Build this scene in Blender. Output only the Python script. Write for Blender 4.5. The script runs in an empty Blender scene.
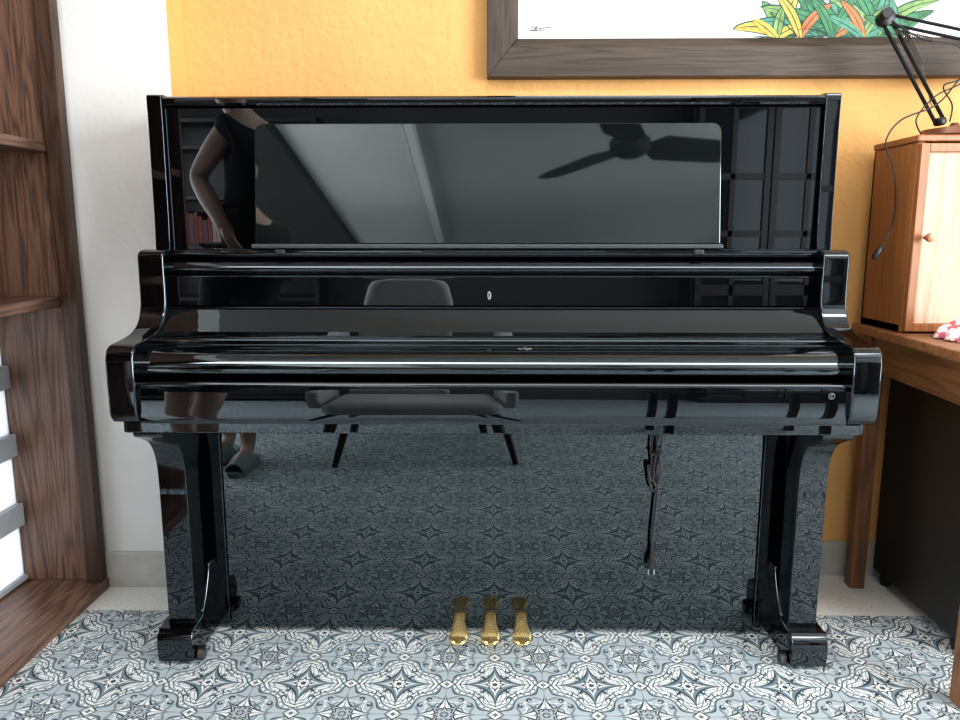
import bpy, math, random
from mathutils import Vector, Matrix
random.seed(4)
S=bpy.context.scene
COL=S.collection
try:
    S.view_settings.view_transform='Standard'
    S.view_settings.look='Medium High Contrast'
except Exception: pass
W={}
# ---------------------------------------------------------------- materials
def newmat(name):
    m=bpy.data.materials.new(name); m.use_nodes=True
    nt=m.node_tree; b=nt.nodes.get('Principled BSDF'); return m,nt,b
class N:
    def __init__(s,nt): s.nt=nt
    def m(s,op,a,b=None,c=None,clamp=False):
        n=s.nt.nodes.new('ShaderNodeMath'); n.operation=op; n.use_clamp=clamp
        for i,v in enumerate((a,b,c)):
            if v is None: continue
            if isinstance(v,(int,float)): n.inputs[i].default_value=v
            else: s.nt.links.new(v,n.inputs[i])
        return n.outputs[0]
    def mix(s,f,a,b):
        n=s.nt.nodes.new('ShaderNodeMix'); n.data_type='RGBA'
        for k,v in ((0,f),(6,a),(7,b)):
            if isinstance(v,(int,float)): n.inputs[k].default_value=v
            elif isinstance(v,tuple): n.inputs[k].default_value=(*v,1)
            else: s.nt.links.new(v,n.inputs[k])
        return n.outputs[2]
    def coord(s,scale=(1,1,1),kind='Object'):
        t=s.nt.nodes.new('ShaderNodeTexCoord'); mp=s.nt.nodes.new('ShaderNodeMapping')
        mp.inputs['Scale'].default_value=scale
        s.nt.links.new(t.outputs[kind],mp.inputs[0]); return mp.outputs[0]
    def noise(s,vec,scale,detail=4,rough=.5,dist=0):
        n=s.nt.nodes.new('ShaderNodeTexNoise'); s.nt.links.new(vec,n.inputs['Vector'])
        n.inputs['Scale'].default_value=scale; n.inputs['Detail'].default_value=detail
        n.inputs['Roughness'].default_value=rough; n.inputs['Distortion'].default_value=dist
        return n.outputs[0]
    def bump(s,h,strength,dist,bsdf):
        n=s.nt.nodes.new('ShaderNodeBump'); n.inputs['Strength'].default_value=strength
        n.inputs['Distance'].default_value=dist
        s.nt.links.new(h,n.inputs['Height']); s.nt.links.new(n.outputs[0],bsdf.inputs['Normal'])
def plain(name,col,rough=.5,metal=0,ior=None,noise=.06,nscale=30,bump=0,emis=0):
    m,nt,b=newmat(name); k=N(nt)
    v=k.coord(); n=k.noise(v,nscale)
    d=tuple(max(0,c*(1-noise*2)) for c in col); l=tuple(min(1,c*(1+noise*2)) for c in col)
    nt.links.new(k.mix(n,d,l),b.inputs['Base Color'])
    b.inputs['Roughness'].default_value=rough; b.inputs['Metallic'].default_value=metal
    if ior: b.inputs['IOR'].default_value=ior
    if bump: k.bump(n,bump,.002,b)
    return m
def wood(name,dark,light,axis='Z',scale=1.0,rough=.4,contrast=1.0,freq=75):
    m,nt,b=newmat(name); k=N(nt)
    a={'X':(.6,9,9),'Y':(9,.6,9),'Z':(9,9,.6)}[axis]
    v=k.coord(tuple(x*scale for x in a))
    n1=k.noise(v,1.1,3,.5,.4)
    rings=k.m('SINE',k.m('MULTIPLY',n1,freq))
    rings=k.m('POWER',k.m('MULTIPLY_ADD',rings,.5,.5),.6)
    v2=k.coord(tuple((x*8 if x>1 else x*3)*scale for x in a))
    n2=k.noise(v2,3,6,.7)
    f=k.m('ADD',k.m('MULTIPLY',rings,.5*contrast),k.m('MULTIPLY_ADD',n2,1.3,-.3-.1*contrast),clamp=True)
    nt.links.new(k.mix(f,dark,light),b.inputs['Base Color'])
    b.inputs['Roughness'].default_value=rough
    k.bump(n2,.2,.002,b)
    return m
def gloss(name,col,rough,ior,tint=(1,1,1)):
    m,nt,b=newmat(name); k=N(nt)
    v=k.coord(); n=k.noise(v,7,3,.5)
    nt.links.new(k.mix(n,tuple(c*.8 for c in col),tuple(c*1.2 for c in col)),b.inputs['Base Color'])
    nt.links.new(k.m('MULTIPLY_ADD',n,.01,max(rough-.005,0),clamp=True),b.inputs['Roughness'])
    b.inputs['IOR'].default_value=ior
    b.inputs['Specular Tint'].default_value=(*tint,1)
    return m
LACQ=gloss('black_lacquer',(.0012,.0016,.0022),.012,1.88,(.84,.93,1))
LACQP=gloss('black_lacquer_panel',(.0008,.0012,.0016),.005,2.08,(.82,.94,1))
SATIN=gloss('satin_black',(.004,.0055,.0055),.025,1.98,(.92,1,.98))
BRASS=plain('aged_brass',(1.0,.62,.27),.26,.9,noise=.14,nscale=70)
STEEL=plain('steel',(.7,.7,.7),.35,.8)
DSTEEL=plain('dull_steel',(.12,.115,.11),.5,.8)
BLK=plain('black_plastic',(.012,.012,.012),.4)
RUB=plain('rubber_black',(.015,.015,.015),.5)
WALN_Z=wood('walnut_vertical',(.036,.019,.013),(.235,.138,.098),'Z',1.5,freq=70)
WALN_Y=wood('walnut_lengthwise',(.036,.019,.013),(.24,.14,.10),'Y',1.5,freq=70)
DWALN_Z=wood('dark_walnut_edge',(.024,.013,.009),(.105,.06,.042),'Z',1.3)
CAB_Z=wood('honey_brown_wood',(.17,.062,.020),(.40,.168,.060),'Z',1.3,.4,.7)
DESK_Y=wood('desk_wood_lengthwise',(.09,.036,.016),(.25,.115,.052),'Y')
DESK_X=wood('desk_wood_cross',(.14,.057,.025),(.37,.175,.08),'X')
DESK_Z=wood('desk_wood_vertical',(.10,.042,.019),(.26,.125,.058),'Z')
CARVE=wood('pale_carved_panel',(.36,.21,.13),(.78,.58,.44),'Z',1.6,.6,.45,freq=36)
FRAME_X=wood('weathered_frame_cross',(.022,.015,.010),(.105,.076,.056),'X',1.4,.5,.7)
FRAME_Z=wood('weathered_frame_vertical',(.022,.015,.010),(.105,.076,.056),'Z',1.4,.5,.7)
DARKW=wood('dark_stained_wood',(.006,.004,.003),(.02,.014,.010),'Z')
def wallmat(name,col,bump=.35,var=.91):
    m,nt,b=newmat(name); k=N(nt)
    v=k.coord(); n=k.noise(v,2.6,5,.6); f=k.noise(v,38,4,.6)
    nt.links.new(k.mix(k.m('MULTIPLY_ADD',n,2.0,-.5,clamp=True),tuple(c*var for c in col),col),b.inputs['Base Color'])
    b.inputs['Roughness'].default_value=.75
    k.bump(f,bump,.006,b); return m
YEL=wallmat('yellow_paint',(.87,.485,.18),.8,.84)
WHT=wallmat('white_paint',(.84,.83,.81),.15)
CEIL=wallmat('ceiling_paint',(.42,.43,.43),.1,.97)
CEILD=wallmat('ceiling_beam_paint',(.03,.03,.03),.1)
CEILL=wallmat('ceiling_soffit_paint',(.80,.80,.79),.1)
BASE=plain('grey_skirting_tile',(.50,.49,.45),.4,noise=.1,nscale=20)
FABRIC=plain('grey_fabric',(.48,.48,.48),.9,noise=.15,nscale=120,bump=.3)
PAPER=plain('white_paper',(.88,.88,.88),.6,noise=.01)
def floor_mat():
    m,nt,b=newmat('patterned_tile'); k=N(nt)
    t=nt.nodes.new('ShaderNodeTexCoord'); sp=nt.nodes.new('ShaderNodeSeparateXYZ')
    nt.links.new(t.outputs['Object'],sp.inputs[0]); X,Y=sp.outputs[0],sp.outputs[1]
    P=.21
    def fr(a,off):
        return k.m('MULTIPLY_ADD',k.m('FRACT',k.m('ADD',k.m('DIVIDE',a,P),off)),2,-1)
    fx=fr(X,100.45); fy=fr(Y,101.17)
    ax=k.m('ABSOLUTE',fx); ay=k.m('ABSOLUTE',fy)
    def polar(x,y):
        r=k.m('SQRT',k.m('ADD',k.m('MULTIPLY',x,x),k.m('MULTIPLY',y,y)))
        return r,k.m('ARCTAN2',y,x)
    def less(a,bb): return k.m('LESS_THAN',a,bb)
    def more(a,bb): return k.m('GREATER_THAN',a,bb)
    def mul(a,bb): return k.m('MULTIPLY',a,bb)
    def add(a,bb): return k.m('ADD',a,bb)
    def sub(a,bb): return k.m('SUBTRACT',a,bb)
    def band(a,lo,hi): return mul(more(a,lo),less(a,hi))
    def cosn(a,n): return k.m('COSINE',mul(a,n))
    def sq(a): return k.m('SQRT',k.m('MAXIMUM',a,0.0))
    r,th=polar(fx,fy)
    bx=sub(1,ax); by=sub(1,ay)
    rc,tc=polar(bx,by)
    c8=cosn(th,8); k8=cosn(tc,8)
    D=add(sub(add(ax,ay),1),mul(mul(cosn(ax,2*math.pi),cosn(ay,2*math.pi)),.17))
    aD=k.m('ABSOLUTE',D)
    cream=(.70,.72,.70); mid=(.175,.235,.265); dark=(.034,.052,.064); lt=(.40,.455,.48)
    A1=add(sq(ax),sq(ay))
    u=mul(add(ax,ay),.7071); w_=mul(k.m('ABSOLUTE',sub(ax,ay)),.7071)
    A2=add(sq(u),mul(sq(w_),1.25))
    B1=add(sq(bx),sq(by))
    uc=mul(add(bx,by),.7071); wc_=mul(k.m('ABSOLUTE',sub(bx,by)),.7071)
    B2=add(sq(uc),mul(sq(wc_),1.15))
    inn=less(D,0); out=more(D,0)
    col=k.mix(out,cream,lt)
    def scal(sgn,c,off,amp,wd,reg,cc):
        g=k.m('ABSOLUTE',add(add(mul(D,sgn),off),mul(c,amp)))
        return k.mix(mul(reg,less(g,wd)),col,cc)
    col=scal(1.0,c8,.24,.06,.026,inn,mid); col=scal(1.0,c8,.33,-.06,.024,inn,dark); col=scal(1.0,c8,.43,.05,.020,inn,mid); col=scal(1.0,c8,.53,-.05,.018,inn,mid)
    col=scal(-1.0,k8,.25,.06,.028,out,mid); col=scal(-1.0,k8,.36,-.05,.022,out,cream); col=scal(-1.0,k8,.48,.05,.018,out,dark)
    def curl(cx,cy,R,f_,sg,tn,bg,fg):
        rr,tt=polar(sub(ax,cx),sub(ay,cy))
        s=more(k.m('SINE',add(k.m('MULTIPLY_ADD',rr,f_,tn),mul(tt,float(sg)))),.0)
        c=k.mix(less(rr,R),col,bg); return k.mix(mul(s,less(rr,R*.92)),c,fg)
    col=curl(.30,.50,.10,52,1,0,cream,dark); col=curl(.50,.30,.10,52,-1,0,cream,dark)
    col=curl(.70,.52,.09,56,1,1,lt,dark); col=curl(.52,.70,.09,56,-1,1,lt,dark)
    col=k.mix(mul(inn,less(A2,.80)),col,dark); col=k.mix(mul(inn,less(A2,.72)),col,lt); col=k.mix(mul(inn,mul(less(w_,.018),less(A2,.72))),col,dark)
    col=k.mix(mul(inn,less(A1,.92)),col,dark); col=k.mix(mul(inn,less(A1,.84)),col,mid); col=k.mix(mul(inn,less(A1,.70)),col,cream); col=k.mix(mul(inn,band(A1,.50,.58)),col,dark)
    ro=k.m('MULTIPLY_ADD',c8,.03,.17)
    col=k.mix(less(r,ro),col,dark); col=k.mix(less(r,mul(ro,.74)),col,cream); col=k.mix(less(r,.055),col,dark)
    col=k.mix(mul(out,less(B1,.90)),col,dark); col=k.mix(mul(out,less(B1,.82)),col,cream); col=k.mix(mul(out,less(B1,.64)),col,mid)
    col=k.mix(mul(out,less(B2,.80)),col,dark); col=k.mix(mul(out,less(B2,.71)),col,cream); col=k.mix(mul(out,mul(less(wc_,.018),less(B2,.70))),col,mid)
    rq=k.m('MULTIPLY_ADD',k8,.035,.20)
    col=k.mix(less(rc,rq),col,dark); col=k.mix(less(rc,mul(rq,.78)),col,lt); col=k.mix(band(rc,.05,.085),col,dark)
    col=k.mix(less(aD,.120),col,dark); col=k.mix(less(aD,.090),col,mid); col=k.mix(less(aD,.045),col,cream)
    bead=more(k.m('SINE',mul(sub(ax,ay),math.pi*10)),.55)
    col=k.mix(mul(less(aD,.026),bead),col,dark)
    fl=k.m('MINIMUM',add(bx,ay),add(ax,by))
    col=k.mix(less(fl,.19),col,dark); col=k.mix(less(fl,.145),col,cream); col=k.mix(less(fl,.06),col,dark)
    gr=more(k.m('MAXIMUM',ax,ay),.985)
    col=k.mix(mul(gr,.75),col,(.30,.31,.31))
    n=k.noise(t.outputs['Object'],60,5,.7)
    col=k.mix(mul(more(n,.58),.22),col,lt)
    nz=k.noise(t.outputs['Object'],160,3,.6)
    ter=k.mix(more(nz,.62),(.70,.69,.65),(.45,.44,.41))
    col=k.mix(more(Y,-.246),col,ter)
    nt.links.new(col,b.inputs['Base Color'])
    b.inputs['Roughness'].default_value=.5
    return m
TILE=floor_mat()
# ---------------------------------------------------------------- mesh helpers
def mk(name,verts,faces,mat,parent=None,smooth=False,bevel=0,label=None,segs=2,angle=35,center=True):
    vs=[Vector(v) for v in verts]
    lo=Vector((min(v.x for v in vs),min(v.y for v in vs),min(v.z for v in vs)))
    hi=Vector((max(v.x for v in vs),max(v.y for v in vs),max(v.z for v in vs)))
    c=(lo+hi)/2 if center else Vector((0,0,0))
    me=bpy.data.meshes.new(name); me.from_pydata([v-c for v in vs],[],faces)
    mats=mat if isinstance(mat,list) else [mat]
    for mm in mats: me.materials.append(mm)
    me.validate(); me.update()
    o=bpy.data.objects.new(name,me); COL.objects.link(o)
    import bmesh
    bm=bmesh.new(); bm.from_mesh(me); bmesh.ops.recalc_face_normals(bm,faces=bm.faces); bm.to_mesh(me); bm.free()
    if smooth:
        me.shade_smooth()
        try: me.set_sharp_from_angle(angle=math.radians(angle))
        except Exception: pass
    if bevel:
        bv=o.modifiers.new('bevel','BEVEL'); bv.width=bevel; bv.segments=segs; bv.limit_method='ANGLE'; bv.angle_limit=math.radians(40)
    W[o]=c
    if parent:
        o.parent=parent; o.location=c-W[parent]
    else: o.location=c
    if label: o['label']=label
    return o
def top(o,label,cat,group=None):
    o['label']=label; o['category']=cat
    if group: o['group']=group
    return o
def empty(name,loc,label,cat,group=None,parent=None):
    o=bpy.data.objects.new(name,None); COL.objects.link(o); o.empty_display_size=.1
    W[o]=Vector(loc)
    if parent: o.parent=parent; o.location=Vector(loc)-W[parent]
    else: o.location=loc
    if cat: top(o,label,cat,group)
    return o
def boxd(x0,x1,y0,y1,z0,z1):
    v=[(x0,y0,z0),(x1,y0,z0),(x1,y1,z0),(x0,y1,z0),(x0,y0,z1),(x1,y0,z1),(x1,y1,z1),(x0,y1,z1)]
    f=[(0,3,2,1),(4,5,6,7),(0,1,5,4),(1,2,6,5),(2,3,7,6),(3,0,4,7)]
    return v,f
def box(name,x0,x1,y0,y1,z0,z1,mat,parent=None,bevel=.002,label=None,**kw):
    v,f=boxd(x0,x1,y0,y1,z0,z1); return mk(name,v,f,mat,parent,bevel=bevel,label=label,**kw)
def merge(*parts):
    V=[];F=[]
    for v,f in parts:
        o=len(V); V+=list(v); F+=[tuple(i+o for i in q) for q in f]
    return V,F
def prof(pts,x0,x1,axis='X'):
    n=len(pts)
    if axis=='X': a=[(x0,p[0],p[1]) for p in pts]; b=[(x1,p[0],p[1]) for p in pts]
    elif axis=='Y': a=[(p[0],x0,p[1]) for p in pts]; b=[(p[0],x1,p[1]) for p in pts]
    else: a=[(p[0],p[1],x0) for p in pts]; b=[(p[0],p[1],x1) for p in pts]
    f=[tuple(range(n)),tuple(range(2*n-1,n-1,-1))]+[(i,(i+1)%n,n+(i+1)%n,n+i) for i in range(n)]
    return a+b,f
def cat(pts,k=5):
    out=[]
    P=[Vector((*p,0)) if len(p)==2 else Vector(p) for p in pts]
    for i in range(len(P)-1):
        p0=P[max(i-1,0)];p1=P[i];p2=P[i+1];p3=P[min(i+2,len(P)-1)]
        for j in range(k):
            t=j/k
            out.append(.5*((2*p1)+(-p0+p2)*t+(2*p0-5*p1+4*p2-p3)*t*t+(-p0+3*p1-3*p2+p3)*t**3))
    out.append(P[-1])
    return [(q.x,q.y) if len(pts[0])==2 else tuple(q) for q in out]
def tubed(pts,r,n=10,caps=True):
    P=[Vector(p) for p in pts]; m=len(P)
    V=[];F=[]
    T=[(P[min(i+1,m-1)]-P[max(i-1,0)]).normalized() for i in range(m)]
    up=Vector((0,0,1)) if abs(T[0].z)<.9 else Vector((1,0,0))
    nrm=(up-T[0]*up.dot(T[0])).normalized()
    for i in range(m):
        nrm=(nrm-T[i]*nrm.dot(T[i])).normalized(); bi=T[i].cross(nrm)
        ri=r[i] if isinstance(r,(list,tuple)) and not isinstance(r,float) else r
        ra,rb=ri if isinstance(ri,tuple) else (ri,ri)
        for j in range(n):
            a=2*math.pi*j/n; V.append(tuple(P[i]+nrm*ra*math.cos(a)+bi*rb*math.sin(a)))
    for i in range(m-1):
        for j in range(n):
            F.append((i*n+j,i*n+(j+1)%n,(i+1)*n+(j+1)%n,(i+1)*n+j))
    if caps: F.append(tuple(range(n-1,-1,-1))); F.append(tuple((m-1)*n+j for j in range(n)))
    return V,F
def tube(name,pts,r,mat,parent=None,n=10,label=None):
    v,f=tubed(pts,r,n); return mk(name,v,f,mat,parent,smooth=True,label=label,angle=50)
def lathed(c,pr,n=24,axis='Z'):
    V=[];F=[];m=len(pr)
    for (r,h) in pr:
        for j in range(n):
            a=2*math.pi*j/n; x=r*math.cos(a); y=r*math.sin(a)
            q={'Z':(x,y,h),'Y':(x,h,y),'X':(h,x,y)}[axis]
            V.append((c[0]+q[0],c[1]+q[1],c[2]+q[2]))
    for i in range(m-1):
        for j in range(n): F.append((i*n+j,i*n+(j+1)%n,(i+1)*n+(j+1)%n,(i+1)*n+j))
    F.append(tuple(range(n))); F.append(tuple((m-1)*n+j for j in range(n)))
    return V,F
def lathe(name,c,pr,mat,parent=None,n=24,axis='Z',label=None):
    v,f=lathed(c,pr,n,axis); return mk(name,v,f,mat,parent,smooth=True,label=label)
def struct(o): o['kind']='structure'; return o
def rrect(x0,x1,z0,z1,r,corners=(1,1,1,1),k=6):
    pts=[]
    for (cx,cz,a0,on) in ((x1-r,z1-r,0,corners[0]),(x0+r,z1-r,90,corners[1]),(x0+r,z0+r,180,corners[2]),(x1-r,z0+r,270,corners[3])):
        if on:
            for j in range(k+1):
                a=math.radians(a0+90*j/k); pts.append((cx+r*math.cos(a),cz+r*math.sin(a)))
        else:
            a=math.radians(a0+45); pts.append((cx+r*(1 if math.cos(a)>0 else -1),cz+r*(1 if math.sin(a)>0 else -1)))
    return pts
# ---------------------------------------------------------------- room
H=2.7; YB=-8.2
floor=struct(box('floor',-3.3,3.1,YB-.1,.1,-.1,0,TILE,bevel=0,center=False))
v,f=merge(boxd(-1.40,3.1,YB-.1,.1,H,H+.1),boxd(-3.3,-1.40,YB-.1,-1.42,H,H+.1))
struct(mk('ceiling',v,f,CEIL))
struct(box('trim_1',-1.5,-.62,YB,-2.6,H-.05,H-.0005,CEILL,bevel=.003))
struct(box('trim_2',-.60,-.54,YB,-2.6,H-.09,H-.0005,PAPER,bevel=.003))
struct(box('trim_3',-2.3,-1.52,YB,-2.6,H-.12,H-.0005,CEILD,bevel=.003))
struct(box('wall_back',-.86,3.1,0,.1,0,H,YEL,bevel=0))
wc=struct(box('wall_corner',-1.40,-.805,-.10,.1,0,H,[WHT,YEL],bevel=0))
for p in wc.data.polygons:
    if p.normal.x>.9: p.material_index=1
wy0,wy1,wz0,wz1=-1.25,-.137,.035,.785
v,f=merge(boxd(-1.40,-1.29,-1.42,-.10,wz1,H),boxd(-1.40,-1.29,-1.42,-.10,0,wz0),
          boxd(-1.40,-1.29,-1.42,wy0,wz0,wz1),boxd(-1.40,-1.29,wy1,-.10,wz0,wz1))
struct(mk('wall_left',v,f,WHT))
struct(box('wall_alcove',-3.2,-1.29,-1.5,-1.42,0,H,WHT,bevel=0))
WZ=.5
v,f=merge(boxd(-3.3,-3.2,-5.3,-1.42,0,WZ),boxd(-3.3,-3.2,-5.3,-1.42,2.3,H),boxd(-3.3,-3.2,-2.0,-1.42,WZ,2.3),boxd(-3.3,-3.2,-5.3,-4.6,WZ,2.3),boxd(-3.3,-3.2,YB,-5.3,0,H))
struct(mk('wall_far_left',v,f,WHT))
v,f=merge(boxd(3.0,3.1,-5.3,0,0,WZ),boxd(3.0,3.1,-5.3,0,2.3,H),boxd(3.0,3.1,-1.6,0,WZ,2.3),boxd(3.0,3.1,-5.3,-4.2,WZ,2.3),boxd(3.0,3.1,YB,-5.3,0,H))
struct(mk('wall_right',v,f,WHT))
struct(box('wall_front',-3.3,3.1,YB-.1,YB,0,H,WHT,bevel=0))
struct(box('wall_partition',-3.2,3.0,-5.3,-5.2,0,2.08,plain('charcoal_panelling',(.05,.048,.046),.8),bevel=0))
struct(box('baseboard_left',-1.29,-.795,-.115,-.10,0,.10,BASE,bevel=.002))
v,f=merge(*[boxd(-.795+i*.305,-.795+i*.305+.30,-.014,0,0,.10) for i in range(12)])
struct(mk('baseboard_back',v,f,BASE))
FR=plain('white_window_frame',(.75,.75,.74),.4)
def winframe(name,x,y0,y1,z0,z1,mat,ny=3):
    t=.04; P=[boxd(x-.03,x+.03,y0,y1,z0,z0+t),boxd(x-.03,x+.03,y0,y1,z1-t,z1),boxd(x-.03,x+.03,y0,y0+t,z0,z1),boxd(x-.03,x+.03,y1-t,y1,z0,z1)]
    for i in range(1,ny):
        yy=y0+(y1-y0)*i/ny; P.append(boxd(x-.02,x+.02,yy-.02,yy+.02,z0,z1))
    v,f=merge(*P); return struct(mk(name,v,f,mat))
winframe('window_2',-3.25,-4.6,-2.0,WZ,2.3,FR,3)
winframe('window_3',3.05,-4.2,-1.6,WZ,2.3,FR,3)
FROST,nt,b=newmat('frosted_pane'); k=N(nt)
tr=nt.nodes.new('ShaderNodeBsdfTranslucent'); tr.inputs[0].default_value=(.95,.97,1,1)
ms=nt.nodes.new('ShaderNodeMixShader'); ms.inputs[0].default_value=.8
b.inputs['Base Color'].default_value=(.8,.82,.85,1); b.inputs['Roughness'].default_value=.3
nt.links.new(b.outputs[0],ms.inputs[1]); nt.links.new(tr.outputs[0],ms.inputs[2]); nt.links.new(ms.outputs[0],nt.nodes['Material Output'].inputs[0])
GREYBAR=plain('grey_window_bar',(.34,.36,.38),.5)
P=[boxd(-1.30,-1.275,wy0,wy1,wz0,wz0+.012),boxd(-1.30,-1.275,wy0,wy1,wz1-.02,wz1),boxd(-1.30,-1.275,wy0,wy0+.03,wz0,wz1),boxd(-1.30,-1.275,-.80,-.76,wz0,wz1)]
for z in (.222,.415,.60): P.append(boxd(-1.298,-1.268,wy0,wy1,z-.03,z+.03))
v,f=merge(*P); w1=struct(mk('window_1',v,f,GREYBAR))
pv,pf=boxd(-1.292,-1.286,wy0,wy1,wz0,wz1)
struct(mk('window_4',pv,pf,FROST))
# ---------------------------------------------------------------- shelf unit on the left wall
su=empty('shelf_unit',(-1.17,-.7,0),'dark walnut built-in open shelving against the white wall','shelf')
box('end_panel',-1.285,-1.105,-.135,-.117,.03,2.4,WALN_Z,su)
box('post',-1.108,-1.065,-.15,-.117,.03,2.4,DWALN_Z,su,.003)
box('base_board',-1.285,-1.06,-1.38,-.117,0,.03,WALN_Y,su,.003)
box('shelf',-1.285,-1.11,-1.38,-.136,.785,.812,WALN_Y,su,.003)
box('shelf',-1.285,-1.11,-1.38,-.136,1.172,1.197,WALN_Y,su,.003)
box('back_panel',-1.288,-1.272,-1.38,-.136,.815,2.4,WALN_Z,su)
box('end_panel',-1.285,-1.105,-1.40,-1.382,.03,2.4,WALN_Z,su)
# ---------------------------------------------------------------- piano
pi=empty('upright_piano',(0,-.3,0),'glossy black lacquered upright piano against the yellow wall','piano')
v,f=merge(boxd(-.744,-.712,-.350,-.02,.62,1.25),boxd(.712,.744,-.350,-.02,.62,1.25),
 boxd(-.740,-.641,-.352,-.02,.03,.62),boxd(.641,.740,-.352,-.02,.03,.62),
 boxd(-.72,.72,-.06,-.02,.03,1.25),boxd(-.66,.66,-.32,-.05,.012,.032),boxd(-.72,.72,-.31,-.05,.90,.93))
mk('case_body',v,f,LACQ,pi,bevel=.002)
lp=[(-.362,1.247),(-.366,1.252),(-.366,1.262),(-.360,1.267),(-.35,1.268),(-.02,1.268),(-.02,1.247)]
v,f=prof(lp,-.722,.722); mk('top_lid',v,f,LACQ,pi,smooth=True,bevel=.001)
for s in (-1,1):
    pp=[(-.372,.93)]+cat([(-.368,1.0),(-.366,1.2),(-.367,1.262),(-.362,1.270),(-.350,1.272)],4)+[(-.02,1.272),(-.02,.93)]
    v,f=prof(pp,s*.752,s*.720); mk('corner_post',v,f,LACQ,pi,smooth=True,bevel=.003,segs=3)
box('upper_panel',-.7195,.7195,-.352,-.335,.932,1.246,LACQ,pi,.003)
th=math.radians(7.5)
md=rrect(-.520,.500,0,.262,.018,(1,1,0,0))
V=[];n=len(md)
for d in (0,.006):
    for (x,z) in md: V.append((x,-.394+z*math.sin(th)+d*math.cos(th),.950+z*math.cos(th)-d*math.sin(th)))
F=[tuple(range(n)),tuple(range(2*n-1,n-1,-1))]+[(i,(i+1)%n,n+(i+1)%n,n+i) for i in range(n)]
desk=mk('music_desk',V,F,SATIN,pi,bevel=.0015,label='satin black folding music desk')
box('desk_rail',-.527,.505,-.403,-.386,.940,.949,plain('grey_edge_strip',(.05,.055,.06),.35),pi,.002)
for x in (-.462,.450):
    box('rubber_buffer',x-.011,x+.011,-.415,-.404,.926,.938,RUB,pi,.003)
lp=cat([(-.345,.938),(-.400,.938),(-.407,.934),(-.407,.926),(-.400,.920)],4)+[(-.345,.920)]
v,f=prof(lp,-.7075,.7075); mk('music_shelf',v,f,LACQ,pi,smooth=True)
lp=cat([(-.398,.915),(-.410,.909),(-.418,.897),(-.414,.887),(-.405,.881),(-.404,.868),(-.404,.815)],4)+[(-.385,.815),(-.385,.915)]
v,f=prof(lp,-.7075,.7075); mk('name_board',v,f,LACQ,pi,smooth=True)
ev,ef=prof([(-.004+.0042*math.cos(a),.8375+.0090*math.sin(a)) for a in [2*math.pi*i/20 for i in range(20)]],-.4065,-.404,'Y')
kh=mk('keyhole_plate',ev,ef,plain('nickel',(.5,.5,.52),.35,.6),pi,smooth=True)
v,f=merge(lathed((-.004,0,.8405),[(.0022,-.4072),(.0022,-.4066)],12,'Y'),boxd(-.0051,-.0029,-.4072,-.4066,.832,.8405))
mk('keyhole',v,f,BLK,kh)
fb=cat([(-.402,.812),(-.414,.812),(-.424,.806),(-.445,.785),(-.463,.770),(-.470,.764)],4)
fb+=cat([(-.470,.756),(-.486,.752),(-.490,.748)],3)
fb+=cat([(-.490,.742),(-.510,.741),(-.545,.735),(-.566,.724),(-.577,.708),(-.577,.694),(-.570,.686)],5)
fb+=[(-.402,.686)]
v,f=prof(fb,-.7075,.7075); mk('fallboard',v,f,LACQP,pi,smooth=True,angle=30)
ks=cat([(-.575,.678),(-.588,.678),(-.594,.672),(-.596,.655),(-.597,.60),(-.590,.592)],4)+[(-.56,.592),(-.56,.678)]
v,f=prof(ks,-.7075,.7075); mk('key_slip',v,f,LACQ,pi,smooth=True)
GOLD=plain('gold_leaf',(.40,.36,.28),.35,.7)
PRINT=plain('pale_print',(.30,.30,.28),.4)
def polyl(name,strokes,r,mat,parent):
    v,f=merge(*[tubed(s,r,6) for s in strokes]); return mk(name,v,f,mat,parent,smooth=True)
x0=.070
polyl('fallboard_emblem',[[(x0-.009,-.5385,.7378),(x0-.001,-.530,.7395),(x0+.003,-.524,.7403)],[(x0-.002,-.5305,.7392),(x0+.002,-.5385,.7378),(x0+.007,-.535,.7385)],[(x0-.014,-.534,.7387),(x0-.009,-.5365,.7382)],[(x0+.008,-.5365,.7382),(x0+.013,-.533,.7388)]],.0007,GOLD,pi)
ring=[(.675+.006*math.cos(a),-.5970,.654+.006*math.sin(a)) for a in [2*math.pi*i/20 for i in range(21)]]
polyl('round_badge',[ring,[(.6775,-.5970,.6575),(.674,-.5970,.657),(.6725,-.5970,.655),(.676,-.5970,.653),(.6765,-.5970,.651),(.6725,-.5970,.6505)]],.00045,PRINT,pi)
arm=cat([(-.400,.938),(-.425,.936),(-.438,.926),(-.440,.90),(-.440,.85),(-.444,.812),(-.462,.782),(-.495,.765),(-.54,.757),(-.585,.752),(-.603,.742),(-.610,.722)],5)+[(-.610,.64)]+cat([(-.610,.64),(-.608,.612),(-.596,.596)],3)[1:]+[(-.25,.596),(-.25,.938)]
for s in (-1,1):
    v,f=prof(arm,s*.764,s*.708); mk('key_arm',v,f,LACQ,pi,smooth=True,bevel=.004,segs=3,angle=30)
box('key_bed',-.745,.745,-.585,-.10,.570,.594,LACQ,pi,.003)
lg=[(-.462,.082)]+cat([(-.462,.30),(-.463,.42),(-.470,.48),(-.494,.522),(-.535,.545),(-.560,.556),(-.564,.569)],5)+[(-.353,.569)]+cat([(-.36,.54),(-.388,.46),(-.392,.40)],4)+[(-.392,.082)]
toe=cat([(-.498,.010),(-.501,.05),(-.496,.072),(-.484,.084)],3)+[(-.435,.086)]+cat([(-.425,.092),(-.400,.125),(-.380,.165),(-.372,.190)],4)+[(-.26,.190),(-.26,.010)]
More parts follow.
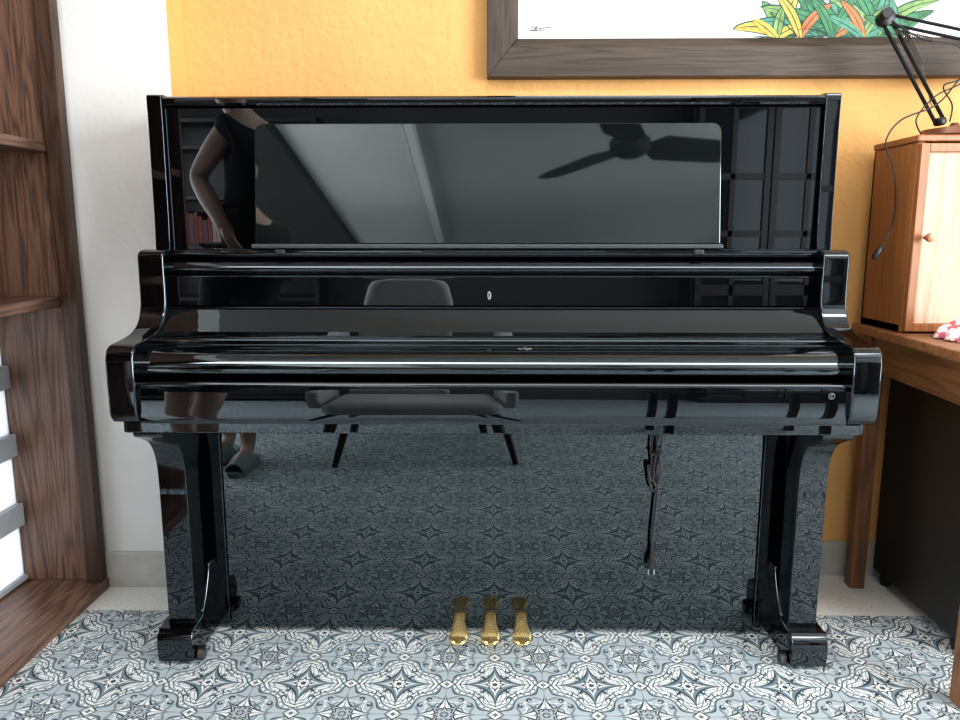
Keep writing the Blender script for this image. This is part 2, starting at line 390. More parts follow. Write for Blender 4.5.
for s in (-1,1):
    lo=s*.742; li=s*.680
    v,f=prof(lg,lo,li); mk('leg',v,f,LACQ,pi,smooth=True,bevel=.004,segs=3,angle=30)
    v,f=prof(toe,s*.756,s*.676); tb=mk('toe_block',v,f,LACQ,pi,smooth=True,bevel=.002,segs=2,angle=30)
    box('corbel_plate',min(s*.70,s*.752),max(s*.70,s*.752),-.58,-.42,.5695,.5955,LACQ,pi,.003)
    ca=empty('caster',(s*.672,-.455,0),'','',None,pi)
    lathe('wheel',(s*.667,-.470,.014),[(.004,-.007),(.014,-.006),(.014,.006),(.004,.007)],DSTEEL,ca,16,'X')
    box('fork',s*.667-.009,s*.667+.009,-.474,-.464,.022,.032,BLK,ca,.001)
lpz=box('lower_panel',-.640,.640,-.348,-.330,.016,.57,LACQP,pi,.0015)
for x in (-.075,0.0,.074):
    ys=[-.340,-.366,-.388,-.404,-.420,-.438,-.452,-.461]
    pts=[(x,y_,z_) for y_,z_ in zip(ys,(.050,.050,.048,.045,.042,.040,.038,.036))]
    rad=[(.007,.0130),(.007,.0135),(.007,.0150),(.0075,.0185),(.008,.0218),(.008,.0228),(.006,.0195),(.003,.009)]
    V=[];n_=16
    for (px_,py_,pz_),(rz_,rx_) in zip(pts,rad):
        for j in range(n_):
            a=2*math.pi*j/n_; ca_,sa_=math.cos(a),math.sin(a)
            V.append((px_+rx_*math.copysign(abs(ca_)**.7,ca_),py_,pz_+rz_*math.copysign(abs(sa_)**.85,sa_)))
    F=[(i*n_+j,i*n_+(j+1)%n_,(i+1)*n_+(j+1)%n_,(i+1)*n_+j) for i in range(len(pts)-1) for j in range(n_)]+[tuple(range(n_)),tuple((len(pts)-1)*n_+j for j in range(n_))]
    mk('pedal',V,F,BRASS,pi,smooth=True,angle=50,label='worn brass foot pedal')
    box('pedal_slot',x-.017,x+.017,-.3495,-.3485,.036,.064,BLK,pi,.0004)
# hanging power cord
cx=.385; cy=-.366
def wob(z0,z1,dx,dy,ph,am=.003,n=18):
    return [(cx+dx+am*math.sin(ph+i*.5),cy+dy+.002*math.cos(ph*2+i*.6),z0+(z1-z0)*i/n) for i in range(n+1)]
strands=[wob(.568,.40,-.008,0,0),wob(.568,.385,.004,.004,1.5),wob(.568,.41,-.002,-.004,3.1),wob(.568,.42,.010,-.003,4.4)]
loops=[[(cx-.012+o_,cy-.002,.44),(cx-.014+o_,cy-.002,z_+.03),(cx-.004+o_,cy-.003,z_),(cx+.008+o_,cy-.002,z_+.03),(cx+.006+o_,cy,.44)] for o_,z_ in ((0,.375),(.006,.39),(-.004,.40))]
long_=cat([(cx+.004,cy,.45),(cx+.006,cy,.38),(cx+.003,cy,.32),(cx,cy,.28),(cx-.001,cy,.245),(cx,cy,.23)],6)
v,f=merge(*[tubed(s,.0028,8) for s in strands],*[tubed(cat(s,5),.0028,8) for s in loops],tubed(long_,.0034,8),tubed([(cx-.014,cy-.002,.47),(cx,cy-.010,.468),(cx+.014,cy-.001,.472),(cx,cy+.009,.47),(cx-.014,cy-.002,.47)],.003,6))
cord=mk('power_cord',v,f,RUB,pi,smooth=True,label='black power cord hanging under the keyboard')
v,f=tubed([(cx,cy,.235),(cx,cy,.208),(cx,cy,.204),(cx,cy,.183)],[.004,.0065,.011,.0115],12)
pl=mk('plug',v,f,BLK,cord,smooth=True)
v,f=merge(boxd(cx-.0080,cx-.0060,cy-.003,cy+.003,.167,.184),boxd(cx+.0060,cx+.0080,cy-.003,cy+.003,.167,.184))
mk('prong',v,f,plain('prong_steel',(.5,.5,.5),.4,.8),pl)
# ---------------------------------------------------------------- framed picture
pf=empty('framed_picture',(.6,-.02,1.369),'large botanical print in a weathered dark wood frame','picture')
fx0,fx1,fz0,fz1,b_=-.012,1.42,1.369,2.22,.080
def mitre(side):
    y0,y1=-.042,-.002
    o=[(fx0,fz0),(fx1,fz0),(fx1,fz1),(fx0,fz1)]; i=[(fx0+b_,fz0+b_+.018),(fx1-b_,fz0+b_+.018),(fx1-b_,fz1-b_),(fx0+b_,fz1-b_)]
    a,c=side,(side+1)%4
    q=[o[a],o[c],i[c],i[a]]
    m_=[(q[0][0]*.25+q[3][0]*.75,q[0][1]*.25+q[3][1]*.75),(q[1][0]*.25+q[2][0]*.75,q[1][1]*.25+q[2][1]*.75)]
    V=[(x,y1,z) for x,z in q]+[(q[0][0],y0,q[0][1]),(q[1][0],y0,q[1][1]),(m_[1][0],y0+.004,m_[1][1]),(m_[0][0],y0+.004,m_[0][1]),(q[2][0],y0+.022,q[2][1]),(q[3][0],y0+.022,q[3][1])]
    F=[(0,1,5,4),(4,5,6,7),(7,6,8,9),(9,8,2,3),(0,3,2,1),(0,4,7,9,3),(1,2,8,6,5)]
    return V,F
for sd,mt in ((0,FRAME_X),(1,FRAME_Z),(2,FRAME_X),(3,FRAME_Z)):
    v,f=mitre(sd); mk('frame_moulding',v,f,mt,pf,bevel=.002)
box('paper_sheet',fx0+.06,fx1-.06,-.014,-.010,fz0+.06,fz1-.06,PAPER,pf,0)
gm=[plain('paint_green',(.055,.20,.09),.6,noise=.4,nscale=40),plain('paint_deep_green',(.015,.08,.055),.6,noise=.3),plain('paint_orange_yellow',(.78,.42,.08),.6,noise=.35,nscale=70),plain('paint_coral',(.62,.17,.06),.6,noise=.3,nscale=60),plain('paint_olive',(.20,.32,.11),.6,noise=.35,nscale=60),plain('paint_sage',(.09,.27,.19),.6,noise=.35,nscale=60)]
def leaf(bx,bz,ang,ln,w,y,curve=.0):
    L=[];R=[];n=12
    for i in range(n+1):
        t=i/n; a=ang+curve*t; px=bx+ln*t*math.cos(a); pz=bz+ln*t*math.sin(a); ww=w*math.sin(math.pi*min(1,t*.90+.10))**.6
        nx,nz=-math.sin(a),math.cos(a); L.append((px+nx*ww,y,pz+nz*ww)); R.append((px-nx*ww,y,pz-nz*ww))
    V=L+R; F=[(i,i+1,n+2+i,n+1+i) for i in range(n)]
    return V,F
V=[];F=[];MI=[];yy=-.0145
def addleaf(bx,bz,ang,ln,w,mi,curve):
    global yy
    for (sc_,mm) in ((1.0,1),(.80,mi),(.10,1)):
        v,f=leaf(bx,bz,ang,ln*(1 if sc_==1 else .96),w*sc_,yy,curve); yy-=.00002
        if min(q[2] for q in v)<1.462: continue
        o=len(V); V.extend(v); F.extend([tuple(j+o for j in q) for q in f]); MI.extend([mm]*len(f))
for (bx,bz,nl,ln,w,ms_) in ((.75,1.470,7,.13,.017,(2,4,2)),(.83,1.470,8,.17,.016,(5,0,4)),(.90,1.470,8,.16,.017,(0,5,0)),(.98,1.470,8,.17,.016,(5,0,4)),(.73,1.466,5,.09,.014,(2,2,4)),(.79,1.466,6,.12,.014,(2,4,3)),(.87,1.466,6,.11,.013,(0,3,0)),(.95,1.466,6,.11,.013,(3,5,4)),(1.03,1.466,5,.10,.013,(0,0,5))):
    for i in range(nl):
        ang=.15+(math.pi-.30)*i/(nl-1)+random.uniform(-.06,.06)
        addleaf(bx,bz,ang,ln*random.uniform(.8,1.1),w,ms_[i%3],random.uniform(.1,.5)*(1 if ang>1.57 else -1))
for i in range(60):
    t=random.random(); addleaf(.70+t*.36,1.58+random.uniform(0,.35)*math.sin(math.pi*t),random.uniform(.2,2.9),random.uniform(.06,.15),random.uniform(.008,.016),random.choice((0,0,1,1,5,4,2,3)),random.uniform(-.6,.6))
art=mk('printed_leaves',V,F,gm,pf)
for p,mi in zip(art.data.polygons,MI): p.material_index=mi
sg=[[(.100,-.0145,1.492),(.107,-.0145,1.498),(.110,-.0145,1.491),(.116,-.0145,1.497),(.122,-.0145,1.492),(.133,-.0145,1.494),(.150,-.0145,1.495)],[(.113,-.0145,1.499),(.115,-.0145,1.488)],[(.098,-.0145,1.488),(.140,-.0145,1.489)]]
polyl('signature',sg,.0012,BLK,pf)
# ---------------------------------------------------------------- desk (slightly skewed)
dk=empty('desk',(.985,-.06,0),'brown wooden desk with straight legs beside the piano','desk')
dx=.985
box('desk_top',dx-.012,dx+1.0,-.66,-.03,.712,.735,DESK_X,dk,.004)
v,f=merge(boxd(dx+.02,dx+.04,-.62,-.06,.615,.7115),boxd(dx+.02,dx+.97,-.63,-.61,.615,.7115),boxd(dx+.02,dx+.97,-.08,-.06,.615,.7115),boxd(dx+.95,dx+.97,-.62,-.06,.615,.7115))
mk('apron',v,f,DESK_Y,dk,bevel=.002)
for (lx,ly) in ((dx+.014,-.095),(dx+.010,-.635),(dx+.94,-.095),(dx+.94,-.635)):
    box('leg',lx,lx+.04,ly,ly+.04,0,.712,DESK_Z,dk,.003)
dk.rotation_euler[2]=math.radians(-2.5)
bc=empty('storage_cabinet',(1.3,-.25,0),'matte black low cabinet standing under the desk','cabinet')
MB=plain('matte_black_board',(.014,.014,.015),.42,noise=.1)
box('body',1.085,1.62,-.43,-.04,.035,.60,MB,bc,.004)
v,f=prof(rrect(1.085,1.62,.015,.60,.03),-.452,-.432,'Y'); dr=mk('door',v,f,MB,bc,bevel=.004)
tube('door_handle',[(1.14,-.452,.36),(1.14,-.475,.36),(1.14,-.475,.46),(1.14,-.452,.46)],.005,STEEL,dr)
for (x,y) in ((1.11,-.07),(1.11,-.40),(1.59,-.07),(1.59,-.40)):
    lathe('foot',(x,y,0),[(.014,0),(.018,.01),(.018,.025),(.012,.036)],BLK,bc,14)
# wooden cabinet on the desk
wb=empty('tabletop_cabinet',(1.25,-.18,.7355),'warm brown wooden cabinet with pale carved doors on the desk','cabinet')
cx0,cx1,cy0,cy1=.990,1.56,-.245,-.045
v,f=merge(boxd(cx0,cx0+.018,cy0,cy1,.7355,1.182),boxd(cx1-.018,cx1,cy0,cy1,.7355,1.182),boxd(cx0,cx1,cy1-.01,cy1,.7355,1.182),boxd(cx0,cx1,cy0+.01,cy1,.7355,.755))
mk('carcass',v,f,CAB_Z,wb,bevel=.002)
box('top_board',cx0-.004,cx1+.006,cy0-.006,cy1,1.1825,1.198,CAB_Z,wb,.003)
for i,(a,c) in enumerate(((cx0+.002,1.275),(1.277,cx1-.002))):
    z0,z1=.74,1.178; t=.020
    v,f=merge(boxd(a,a+t,cy0-.014,cy0-.0005,z0,z1),boxd(c-t,c,cy0-.014,cy0-.0005,z0,z1),boxd(a+t,c-t,cy0-.014,cy0-.0005,z0,z0+t),boxd(a+t,c-t,cy0-.014,cy0-.0005,z1-t,z1))
    d=mk('door',v,f,CAB_Z,wb,bevel=.0015)
    P=[boxd(a+t,c-t,cy0-.007,cy0-.001,z0+t,z1-t)]
    q=mk('carved_panel',*P[0],CARVE,d,label='pale wire-brushed wood panel')
    kx=a+.045 if i==0 else a+.03
    lathe('knob',(kx-.02,cy0-.015,.963),[(.0045,0),(.0045,-.012),(.009,-.016),(.011,-.022),(.008,-.028),(.002,-.030)],plain('copper_knob',(.55,.25,.15),.3,.5),d,16,'Y')
# ---------------------------------------------------------------- desk lamp
LZ=1.1985
lm=empty('desk_lamp',(1.09,-.18,LZ),'black spring-arm desk lamp standing on the wooden cabinet','lamp')
LB=plain('lamp_black_metal',(.012,.012,.014),.35,.3)
lathe('base',(1.105,-.185,LZ),[(.068,0),(.072,.004),(.070,.018),(.03,.024),(.012,.026),(.008,.034)],plain('bronze_base',(.20,.09,.05),.35,.4),lm,32)
A=Vector((1.072,-.18,LZ+.038)); B=Vector((.922,-.18,1.470)); C=Vector((1.20,-.23,1.395)); 
def off(a,b,d):
    t=(b-a).normalized(); n=t.cross(Vector((0,1,0))).normalized()*d; return [tuple(a+n),tuple(b+n)]
v,f=merge(tubed(off(A,B,.010),.0045,8),tubed(off(A,B,-.010),.0045,8)); mk('lower_arm',v,f,LB,lm,smooth=True)
v,f=merge(tubed(off(B,C,.010),.004,8),tubed(off(B,C,-.010),.004,8)); mk('upper_arm',v,f,LB,lm,smooth=True)
def coil(a,b,r,turns,y=0):
    a=Vector(a);b=Vector(b);t=(b-a).normalized();n=t.cross(Vector((0,1,0))).normalized();m_=t.cross(n)
    N_=turns*8; return [tuple(a+(b-a)*i/N_+n*r*math.cos(2*math.pi*i/8)+m_*r*math.sin(2*math.pi*i/8)) for i in range(N_+1)]
o1=Vector((.026,0,.004)); o2=Vector((-.006,0,-.024))
v,f=merge(tubed(coil(B+(A-B)*.12+o1,B+(A-B)*.45+o1,.0055,18),.0014,5),tubed([B+(A-B)*.0+o1*.4,B+(A-B)*.12+o1],.0014,5),tubed([B+(A-B)*.45+o1,B+(A-B)*.85],.0014,5),
          tubed(coil(B+(C-B)*.1+o2,B+(C-B)*.4+o2,.0055,18),.0014,5),tubed([B+(C-B)*.4+o2,B+(C-B)*.85],.0014,5))
mk('spring',v,f,DSTEEL,lm)
for q,R_ in ((A,.010),(B,.018),(C,.016)):
    lathe('joint',tuple(q),[(R_*.7,-.014),(R_,-.012),(R_,.012),(R_*.7,.014)],LB,lm,20,'Y')
tube('wing_knob',[(B.x-.012,-.20,B.z+.004),(B.x-.012,-.215,B.z+.004)],.012,LB,lm)
hd=Vector((1.27,-.27,1.44)); ax=Vector((.25,-.25,-.93)).normalized()
tube('neck',[tuple(C),tuple(C+(hd-C)*.5),tuple(hd)],.006,LB,lm)
sh=[tuple(hd+ax*d) for d in (-.03,0,.04,.08,.12)]
v,f=tubed(sh,[.02,.03,.045,.065,.08],24,False); so=mk('lamp_shade',v,f,LB,lm,smooth=True); so.modifiers.new('s','SOLIDIFY').thickness=.002
c1=cat([(C.x-.02,C.y,C.z-.01),(1.10,-.22,1.34),(1.04,-.22,1.27),(.960,-.22,1.235),(.928,-.22,1.185),(.950,-.22,1.13),(.968,-.21,1.06),(.966,-.21,1.00),(.945,-.21,.940)],6)
c2=cat([(C.x-.03,C.y,C.z-.02),(1.12,-.22,1.40),(1.09,-.22,1.33),(1.05,-.22,1.31),(1.08,-.21,1.27),(1.09,-.19,1.235)],6)
c3=cat([(B.x+.01,B.y-.015,B.z-.01),(1.0,-.20,1.42),(1.09,-.20,1.40),(1.11,-.20,1.33),(1.04,-.21,1.29),(1.0,-.21,1.24),(1.02,-.20,1.204)],6)
v,f=merge(tubed(c1,.0019,6),tubed(c2,.0017,6),tubed(c3,.0017,6)); cd=mk('lamp_cord',v,f,RUB,lm,smooth=True)
tube('plug',[(.946,-.21,.943),(.943,-.21,.938),(.930,-.21,.916),(.927,-.21,.912)],[.003,.007,.008,.005],BLK,cd)
cl,nt,b=newmat('floral_cloth'); k=N(nt); vv=k.coord()
n=k.noise(vv,40,2); nt.links.new(k.mix(k.m('GREATER_THAN',n,.54),(.82,.70,.70),(.62,.16,.18)),b.inputs['Base Color']); b.inputs['Roughness'].default_value=.9
V=[];F=[];nx=14
for j in range(nx+1):
    for i in range(nx+1):
        x=1.020+.15*i/nx; y=-.42+.11*j/nx
        e=math.sin(math.pi*i/nx)*math.sin(math.pi*j/nx)
        V.append((x+.008*math.sin(j*1.1),y+.006*math.sin(i*.9),.738+.046*e**.5+.008*math.sin(i*1.3)*math.cos(j*1.1)*e))
for j in range(nx):
    for i in range(nx): q=j*(nx+1)+i; F.append((q,q+1,q+nx+2,q+nx+1))
cl_o=mk('cloth',V,F,cl,smooth=True,angle=180); top(cl_o,'crumpled white cloth with red floral pattern on the desk','cloth')
cl_o.modifiers.new('s','SOLIDIFY').thickness=.002
# ---------------------------------------------------------------- things the piano reflects
ac=empty('armchair',(-.32,-2.05,0),'grey upholstered armchair with splayed dark wooden legs','chair')
def cush(name,x0,x1,y0,y1,z0,z1,parent,bv=.04):
    o=box(name,x0,x1,y0,y1,z0,z1,FABRIC,parent,bv); o.modifiers['bevel'].segments=5; o.data.shade_smooth(); return o
cxx=-.30
cush('seat',cxx-.33,cxx+.33,-2.28,-1.74,.31,.46,ac,.06)
bkp=rrect(cxx-.29,cxx+.14,.36,.79,.16,(1,1,0,0),8)
v,f=prof(bkp,-2.42,-2.30,'Y'); bo=mk('backrest',v,f,FABRIC,ac,bevel=.035,segs=5); bo.data.shade_smooth()
for s in (-1,1):
    ar=cat([(-2.36,.40),(-2.36,.58),(-2.25,.60),(-2.0,.575),(-1.82,.55),(-1.78,.52),(-1.80,.44),(-1.84,.40)],4)
    v,f=prof(ar,cxx+s*.335,cxx+s*.385); ao=mk('armrest',v,f,FABRIC,ac,bevel=.018,segs=4,smooth=True)
    tube('leg',[(cxx+s*.29,-1.82,.34),(cxx+s*.385,-1.70,0)],[.026,.013],DARKW,ac,12)
    tube('leg',[(cxx+s*.24,-2.28,.34),(cxx+s*.31,-2.38,0)],[.026,.013],DARKW,ac,12)
ac.rotation_euler[2]=math.radians(-4)
fx,fy=.88,-3.40
fn=empty('ceiling_fan',(fx,fy,2.35),'dark ceiling fan with three broad blades on a short rod','fan')
FB=plain('fan_dark',(.004,.0035,.003),.6)
lathe('motor_housing',(fx,fy,2.35),[(.03,-.07),(.08,-.06),(.13,-.02),(.13,.03),(.07,.06),(.03,.08)],FB,fn,32)
tube('rod',[(fx,fy,2.42),(fx,fy,2.66)],.014,FB,fn)
lathe('canopy',(fx,fy,2.62),[(.03,0),(.06,.03),(.07,.0795)],FB,fn,24)
for i in range(3):
    a=math.radians(230+120*i); c,s_=math.cos(a),math.sin(a)
    out=[(.10,-.04),(.20,-.13),(.60,-.12),(.76,-.09),(.80,0),(.76,.09),(.60,.12),(.20,.13),(.10,.04)]
    V=[];n=len(out)
    for dz in (0,.008):
        for (r_,t_) in out: V.append((fx+r_*c-t_*s_,fy+r_*s_+t_*c,2.345+dz+t_*.22))
    F=[tuple(range(n)),tuple(range(2*n-1,n-1,-1))]+[(i2,(i2+1)%n,n+(i2+1)%n,n+i2) for i2 in range(n)]
    mk('blade',V,F,FB,fn,bevel=.002)
gc=empty('display_cabinet',(2.2,-5.0,0),'tall dark wooden cabinet with gridded glass doors','cabinet')
GL=gloss('dark_glass',(.012,.015,.018),.05,1.5)
box('body',1.6,2.85,-5.19,-4.82,0,2.05,DARKW,gc,.004)
DB=plain('door_brown',(.035,.025,.02),.4)
for i in range(2):
    a=1.63+i*.6; P=[boxd(a,a+.05,-4.819,-4.79,.1,2.0),boxd(a+.54,a+.59,-4.819,-4.79,.1,2.0),boxd(a+.27,a+.31,-4.819,-4.795,.1,2.0)]
    for z in (.1,.5,.95,1.4,1.95): P.append(boxd(a+.05,a+.54,-4.819,-4.795,z,z+.05))
    v,f=merge(*P); d=mk('door',v,f,DB,gc,bevel=.002)
    box('glass_pane',a+.05,a+.54,-4.816,-4.810,.1,2.0,GL,d,0)
bs=empty('bookcase',(-2.2,-5.0,0),'dark wooden bookcase holding red and brown books','bookcase')
P=[boxd(-2.8,-2.76,-5.19,-4.85,0,1.9),boxd(-1.44,-1.40,-5.19,-4.85,0,1.9),boxd(-2.76,-1.44,-5.19,-5.17,0,1.9)]
for z in (.05,.45,.85,1.25,1.65,1.86): P.append(boxd(-2.76,-1.44,-5.17,-4.85,z,z+.03))
v,f=merge(*P); mk('body',v,f,DARKW,bs,bevel=.002)
BC=[plain('book_red',(.14,.02,.015),.6),plain('book_brown',(.07,.035,.02),.6),plain('book_tan',(.25,.2,.15),.6),plain('book_navy',(.012,.015,.03),.6)]
for z in (.881,):
    x=-2.74
    while x<-1.9:
        w=random.uniform(.025,.05); h=random.uniform(.2,.3)
        o=box('book',x,x+w-.002,-5.1,-4.88,z,z+h,random.choice(BC),None,.002)
        top(o,'hardback book standing upright in the dark bookcase','book','books in the bookcase'); x+=w
st=empty('side_table',(1.15,-2.6,0),'small dark wooden table with four straight legs','table')
box('table_top',.75,1.55,-2.85,-2.35,.47,.50,DARKW,st,.004)
for (x,y) in ((.78,-2.82),(1.48,-2.82),(.78,-2.42),(1.48,-2.42)): box('leg',x,x+.04,y,y+.04,0,.47,DARKW,st,.003)
# ---------------------------------------------------------------- person
SKIN=plain('skin',(.44,.31,.25),.5,noise=.05)
SHIRT=plain('dark_shirt',(.006,.006,.007),.95,noise=.2,nscale=80)
SHORTS=plain('dark_shorts',(.012,.012,.014),.9)
HAIR=plain('dark_hair',(.015,.01,.008),.6,nscale=150,noise=.3)
SLIP=plain('grey_green_slipper',(.20,.23,.23),.7,noise=.35,nscale=90)
pe=empty('person',(-1.03,-1.78,0),'person in dark T-shirt and shorts, one hand on hip, wearing slippers','person')
def skin(name,nodes,edges,root,mat,parent,sub=2):
    names=list(nodes); idx={n_:i for i,n_ in enumerate(names)}
    me=bpy.data.meshes.new(name); me.from_pydata([nodes[n_][0] for n_ in names],[(idx[a],idx[b]) for a,b in edges],[])
    o=bpy.data.objects.new(name,me); COL.objects.link(o)
    o.modifiers.new('skin','SKIN'); 
    sd=me.skin_vertices[0].data
    for n_ in names:
        r_=nodes[n_][1]; sd[idx[n_]].radius=r_ if isinstance(r_,tuple) else (r_,r_); sd[idx[n_]].use_root=(n_==root)
    s_=o.modifiers.new('sub','SUBSURF'); s_.levels=sub; s_.render_levels=sub
    dg=bpy.context.evaluated_depsgraph_get(); me2=bpy.data.meshes.new_from_object(o.evaluated_get(dg))
    bpy.data.objects.remove(o)
    vs=[tuple(v_.co) for v_ in me2.vertices]; fs=[tuple(p.vertices) for p in me2.polygons]
    return mk(name,vs,fs,mat,parent,smooth=True,angle=180)
nd={};ed=[]
def chain(names):
    for a,b2 in zip(names,names[1:]): ed.append((a,b2))
HX=-1.065
nd['pel']=((-.99,-1.80,.92),(.115,.105)); nd['abd']=((-.975,-1.81,1.04),(.10,.095)); nd['che']=((-.98,-1.83,1.25),(.115,.105)); nd['nb']=((-1.0,-1.84,1.39),(.07,.07)); nd['nk']=((-1.04,-1.83,1.47),.052)
nd['hd1']=((HX,-1.805,1.55),(.066,.075)); nd['hd2']=((HX-.003,-1.80,1.63),(.076,.092)); nd['hd3']=((HX-.003,-1.805,1.69),(.060,.072))
chain(['pel','abd','che','nb','nk','hd1','hd2','hd3'])
nd['ls']=((-1.065,-1.77,1.395),.055); nd['lu']=((-1.145,-1.80,1.305),.050); nd['le']=((-1.225,-1.83,1.205),.042); nd['lf']=((-1.150,-1.76,1.10),.042); nd['lw']=((-1.075,-1.69,1.01),.029); nd['lp']=((-1.045,-1.66,.97),(.030,.020))
chain(['nb','ls','lu','le','lf','lw','lp'])
for i,(dx_,dz_,l) in enumerate(((.02,.018,.070),(.008,.004,.078),(-.006,-.008,.074),(-.018,-.020,.06))):
    a_='lg%d'%i
    p0=Vector((-1.045+dx_*.6,-1.655,.960+dz_*.6)); 
    nd[a_+'a']=(tuple(p0+Vector((.012,.012,-.018))),.0095); nd[a_+'b']=(tuple(p0+Vector((.028,.018,-.018-l*.35))),.0085); nd[a_+'c']=(tuple(p0+Vector((.050,.008,-.018-l*.7))),.0075)
    chain(['lp',a_+'a',a_+'b',a_+'c'])
nd['lt1']=((-1.075,-1.67,.960),.011); nd['lt2']=((-1.08,-1.69,.930),.009); chain(['lw','lt1','lt2'])
nd['rs']=((-.93,-1.93,1.375),.055); nd['ru']=((-.93,-2.01,1.25),.046); nd['re']=((-.94,-2.05,1.11),.040); nd['rf']=((-.95,-2.02,.99),.037); nd['rw']=((-.96,-1.98,.88),(.026,.030)); nd['rp']=((-.965,-1.965,.82),(.020,.034))
chain(['nb','rs','ru','re','rf','rw','rp'])
for i,(dy_,l) in enumerate(((.026,.070),(.010,.080),(-.008,.075),(-.024,.058))):
    a_='rg%d'%i; p0=Vector((-.965,-1.962+dy_,.79))
    nd[a_+'a']=(tuple(p0),.0095); nd[a_+'b']=(tuple(p0+Vector((-.006,.004,-l*.5))),.0085); nd[a_+'c']=(tuple(p0+Vector((-.020,.004,-l*.95))),.0075)
    chain(['rp',a_+'a',a_+'b',a_+'c'])
nd['rt1']=((-.975,-1.93,.835),.011); nd['rt2']=((-.982,-1.915,.80),.009); chain(['rw','rt1','rt2'])
FT=((-1.17,-1.86),(-1.04,-1.72))
for s,nm,(fx_,fy_) in ((-1,'L',FT[0]),(1,'R',FT[1])):
    hx=-.99+s*.075
    nd[nm+'h']=((hx,-1.80,.86),.090); nd[nm+'t']=(((hx+fx_)/2,(-1.8*2+fy_)/3,.68),.074); nd[nm+'k']=((fx_*.7+hx*.3,(fy_-1.8)/2+.01,.48),.055); nd[nm+'c']=((fx_,(fy_*2-1.8)/3-.01,.34),.053); nd[nm+'n']=((fx_,fy_-.02,.10),.034)
    nd[nm+'f']=((fx_,fy_+.01,.055),(.036,.030)); nd[nm+'b']=((fx_,fy_+.09,.038),(.040,.020)); nd[nm+'o']=((fx_,fy_+.15,.030),(.036,.012))
    chain(['pel',nm+'h',nm+'t',nm+'k',nm+'c',nm+'n',nm+'f',nm+'b',nm+'o'])
skin('body',nd,ed,'pel',SKIN,pe)
def lerp(a,b_,t): return tuple(a[i]+(b_[i]-a[i])*t for i in range(3))
tn={'hem':((-.98,-1.80,.80),(.155,.155)),'pel':((-.98,-1.80,.92),(.140,.145)),'abd':((-.97,-1.81,1.06),(.125,.13)),'che':((-.975,-1.83,1.24),(.140,.14)),'nb':((-.99,-1.84,1.375),(.10,.10)),
 'ls':(nd['ls'][0],(.072,.072)),'ls2':(lerp(nd['ls'][0],nd['lu'][0],.35),(.068,.068)),'rs':(nd['rs'][0],(.075,.075)),'rs2':(lerp(nd['rs'][0],nd['ru'][0],.9),(.072,.072))}
skin('shirt',tn,[('pel','hem'),('pel','abd'),('abd','che'),('che','nb'),('nb','ls'),('ls','ls2'),('nb','rs'),('rs','rs2')],'pel',SHIRT,pe)
tn={k_:(nd[k_][0],tuple(r+.022 for r in (nd[k_][1] if isinstance(nd[k_][1],tuple) else (nd[k_][1],)*2))) for k_ in ('pel','Lh','Lt','Rh','Rt')}
tn['Lk']=((nd['Lk'][0][0],nd['Lk'][0][1],.50),(.090,.090)); tn['Rk']=((nd['Rk'][0][0],nd['Rk'][0][1],.50),(.090,.090))
skin('shorts',tn,[('pel','Lh'),('Lh','Lt'),('Lt','Lk'),('pel','Rh'),('Rh','Rt'),('Rt','Rk')],'pel',SHORTS,pe)
for fx_,fy_ in FT:
    so_=[(fx_+.050*math.cos(a)*(1+.1*math.sin(a)),fy_+.055+.145*math.sin(a)) for a in [2*math.pi*i/24 for i in range(24)]]
    v,f=prof(so_,0,.022,'Z'); sl=mk('slipper',v,f,SLIP,pe,bevel=.004)
    V=[];F=[]
    for j in range(7):
        y=fy_+.06+.12*j/6; ww=.050*(1-.25*(j/6)**2)
        for i in range(9):
            a=math.pi*i/8; V.append((fx_+ww*math.cos(a),y,.018+(.055-.02*j/6)*math.sin(a)))
    for j in range(6):
        for i in range(8): q=j*9+i; F.append((q,q+1,q+10,q+9))
    u=mk('slipper_strap',V,F,SLIP,sl,smooth=True); u.modifiers.new('s','SOLIDIFY').thickness=.004
def ball(name,c,r,mat,parent,cut=None):
    v,f=lathed((0,0,0),[(max(.001,math.sin(math.pi*i/12)),-math.cos(math.pi*i/12)) for i in range(13)],20)
    v=[(c[0]+x*r[0],c[1]+y*r[1],c[2]+z*r[2]) for x,y,z in v]
    return mk(name,v,f,mat,parent,smooth=True,angle=180)
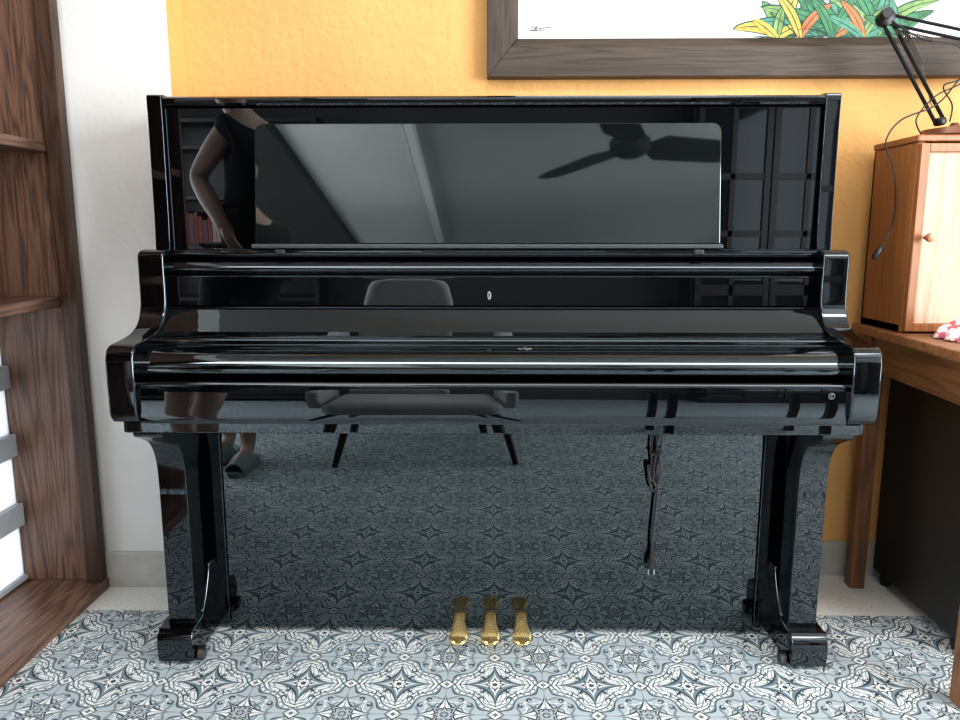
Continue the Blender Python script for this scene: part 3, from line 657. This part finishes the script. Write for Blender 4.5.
HX-=.003; hy=-.03
ball('hair',(HX,-1.80+hy,1.675),(.086,.098,.085),HAIR,pe)
for s in (-1,1):
    ball('eye',(HX+s*.030,-1.694+hy,1.632),(.012,.008,.008),PAPER,pe); ball('ear',(HX+s*.080,-1.785+hy,1.62),(.010,.018,.030),SKIN,pe)
ball('nose',(HX,-1.68+hy,1.607),(.013,.018,.022),SKIN,pe); ball('mouth',(HX,-1.693+hy,1.568),(.024,.008,.007),plain('lips',(.35,.12,.1),.5),pe)
# ---------------------------------------------------------------- light
w=bpy.data.worlds.new('world'); S.world=w; w.use_nodes=True
w.node_tree.nodes['Background'].inputs[0].default_value=(.93,.96,1,1); w.node_tree.nodes['Background'].inputs[1].default_value=2.6
def area(name,loc,rot,sx,sy,power,col=(1,1,1)):
    l=bpy.data.lights.new(name,'AREA'); l.shape='RECTANGLE'; l.size=sx; l.size_y=sy; l.energy=power; l.color=col
    o=bpy.data.objects.new(name,l); COL.objects.link(o); o.location=loc; o.rotation_euler=rot; return o
area('window_daylight',(-3.15,-3.3,1.4),(0,math.radians(-90),0),1.8,2.6,245,(.96,.98,1))
area('window_daylight',(2.95,-2.9,1.4),(0,math.radians(90),0),1.8,2.6,210,(.96,.98,1))
area('overhead_fill',(0,-2.1,2.68),(0,0,0),4.0,.5,62,(1,.98,.96))  # added soft overhead fill, no fixture modelled in the ceiling
area('rear_fill',(-3.1,-6.7,1.2),(0,math.radians(-90),0),1.2,2.0,70,(.96,.98,1))  # added fill hidden behind the partition, brightens the rear ceiling; wall has no window
area('rear_fill',(2.9,-6.7,1.2),(0,math.radians(90),0),1.2,2.0,70,(.96,.98,1))  # matching added fill on the right, also by a solid wall
# ---------------------------------------------------------------- camera
cm=bpy.data.cameras.new('camera'); co=bpy.data.objects.new('camera',cm); COL.objects.link(co)
cm.sensor_width=36; cm.lens=750/960*36; cm.clip_start=.02
co.location=(0,-2.06,.97); co.rotation_euler=(math.radians(80.5),0,math.radians(.85))
S.camera=co
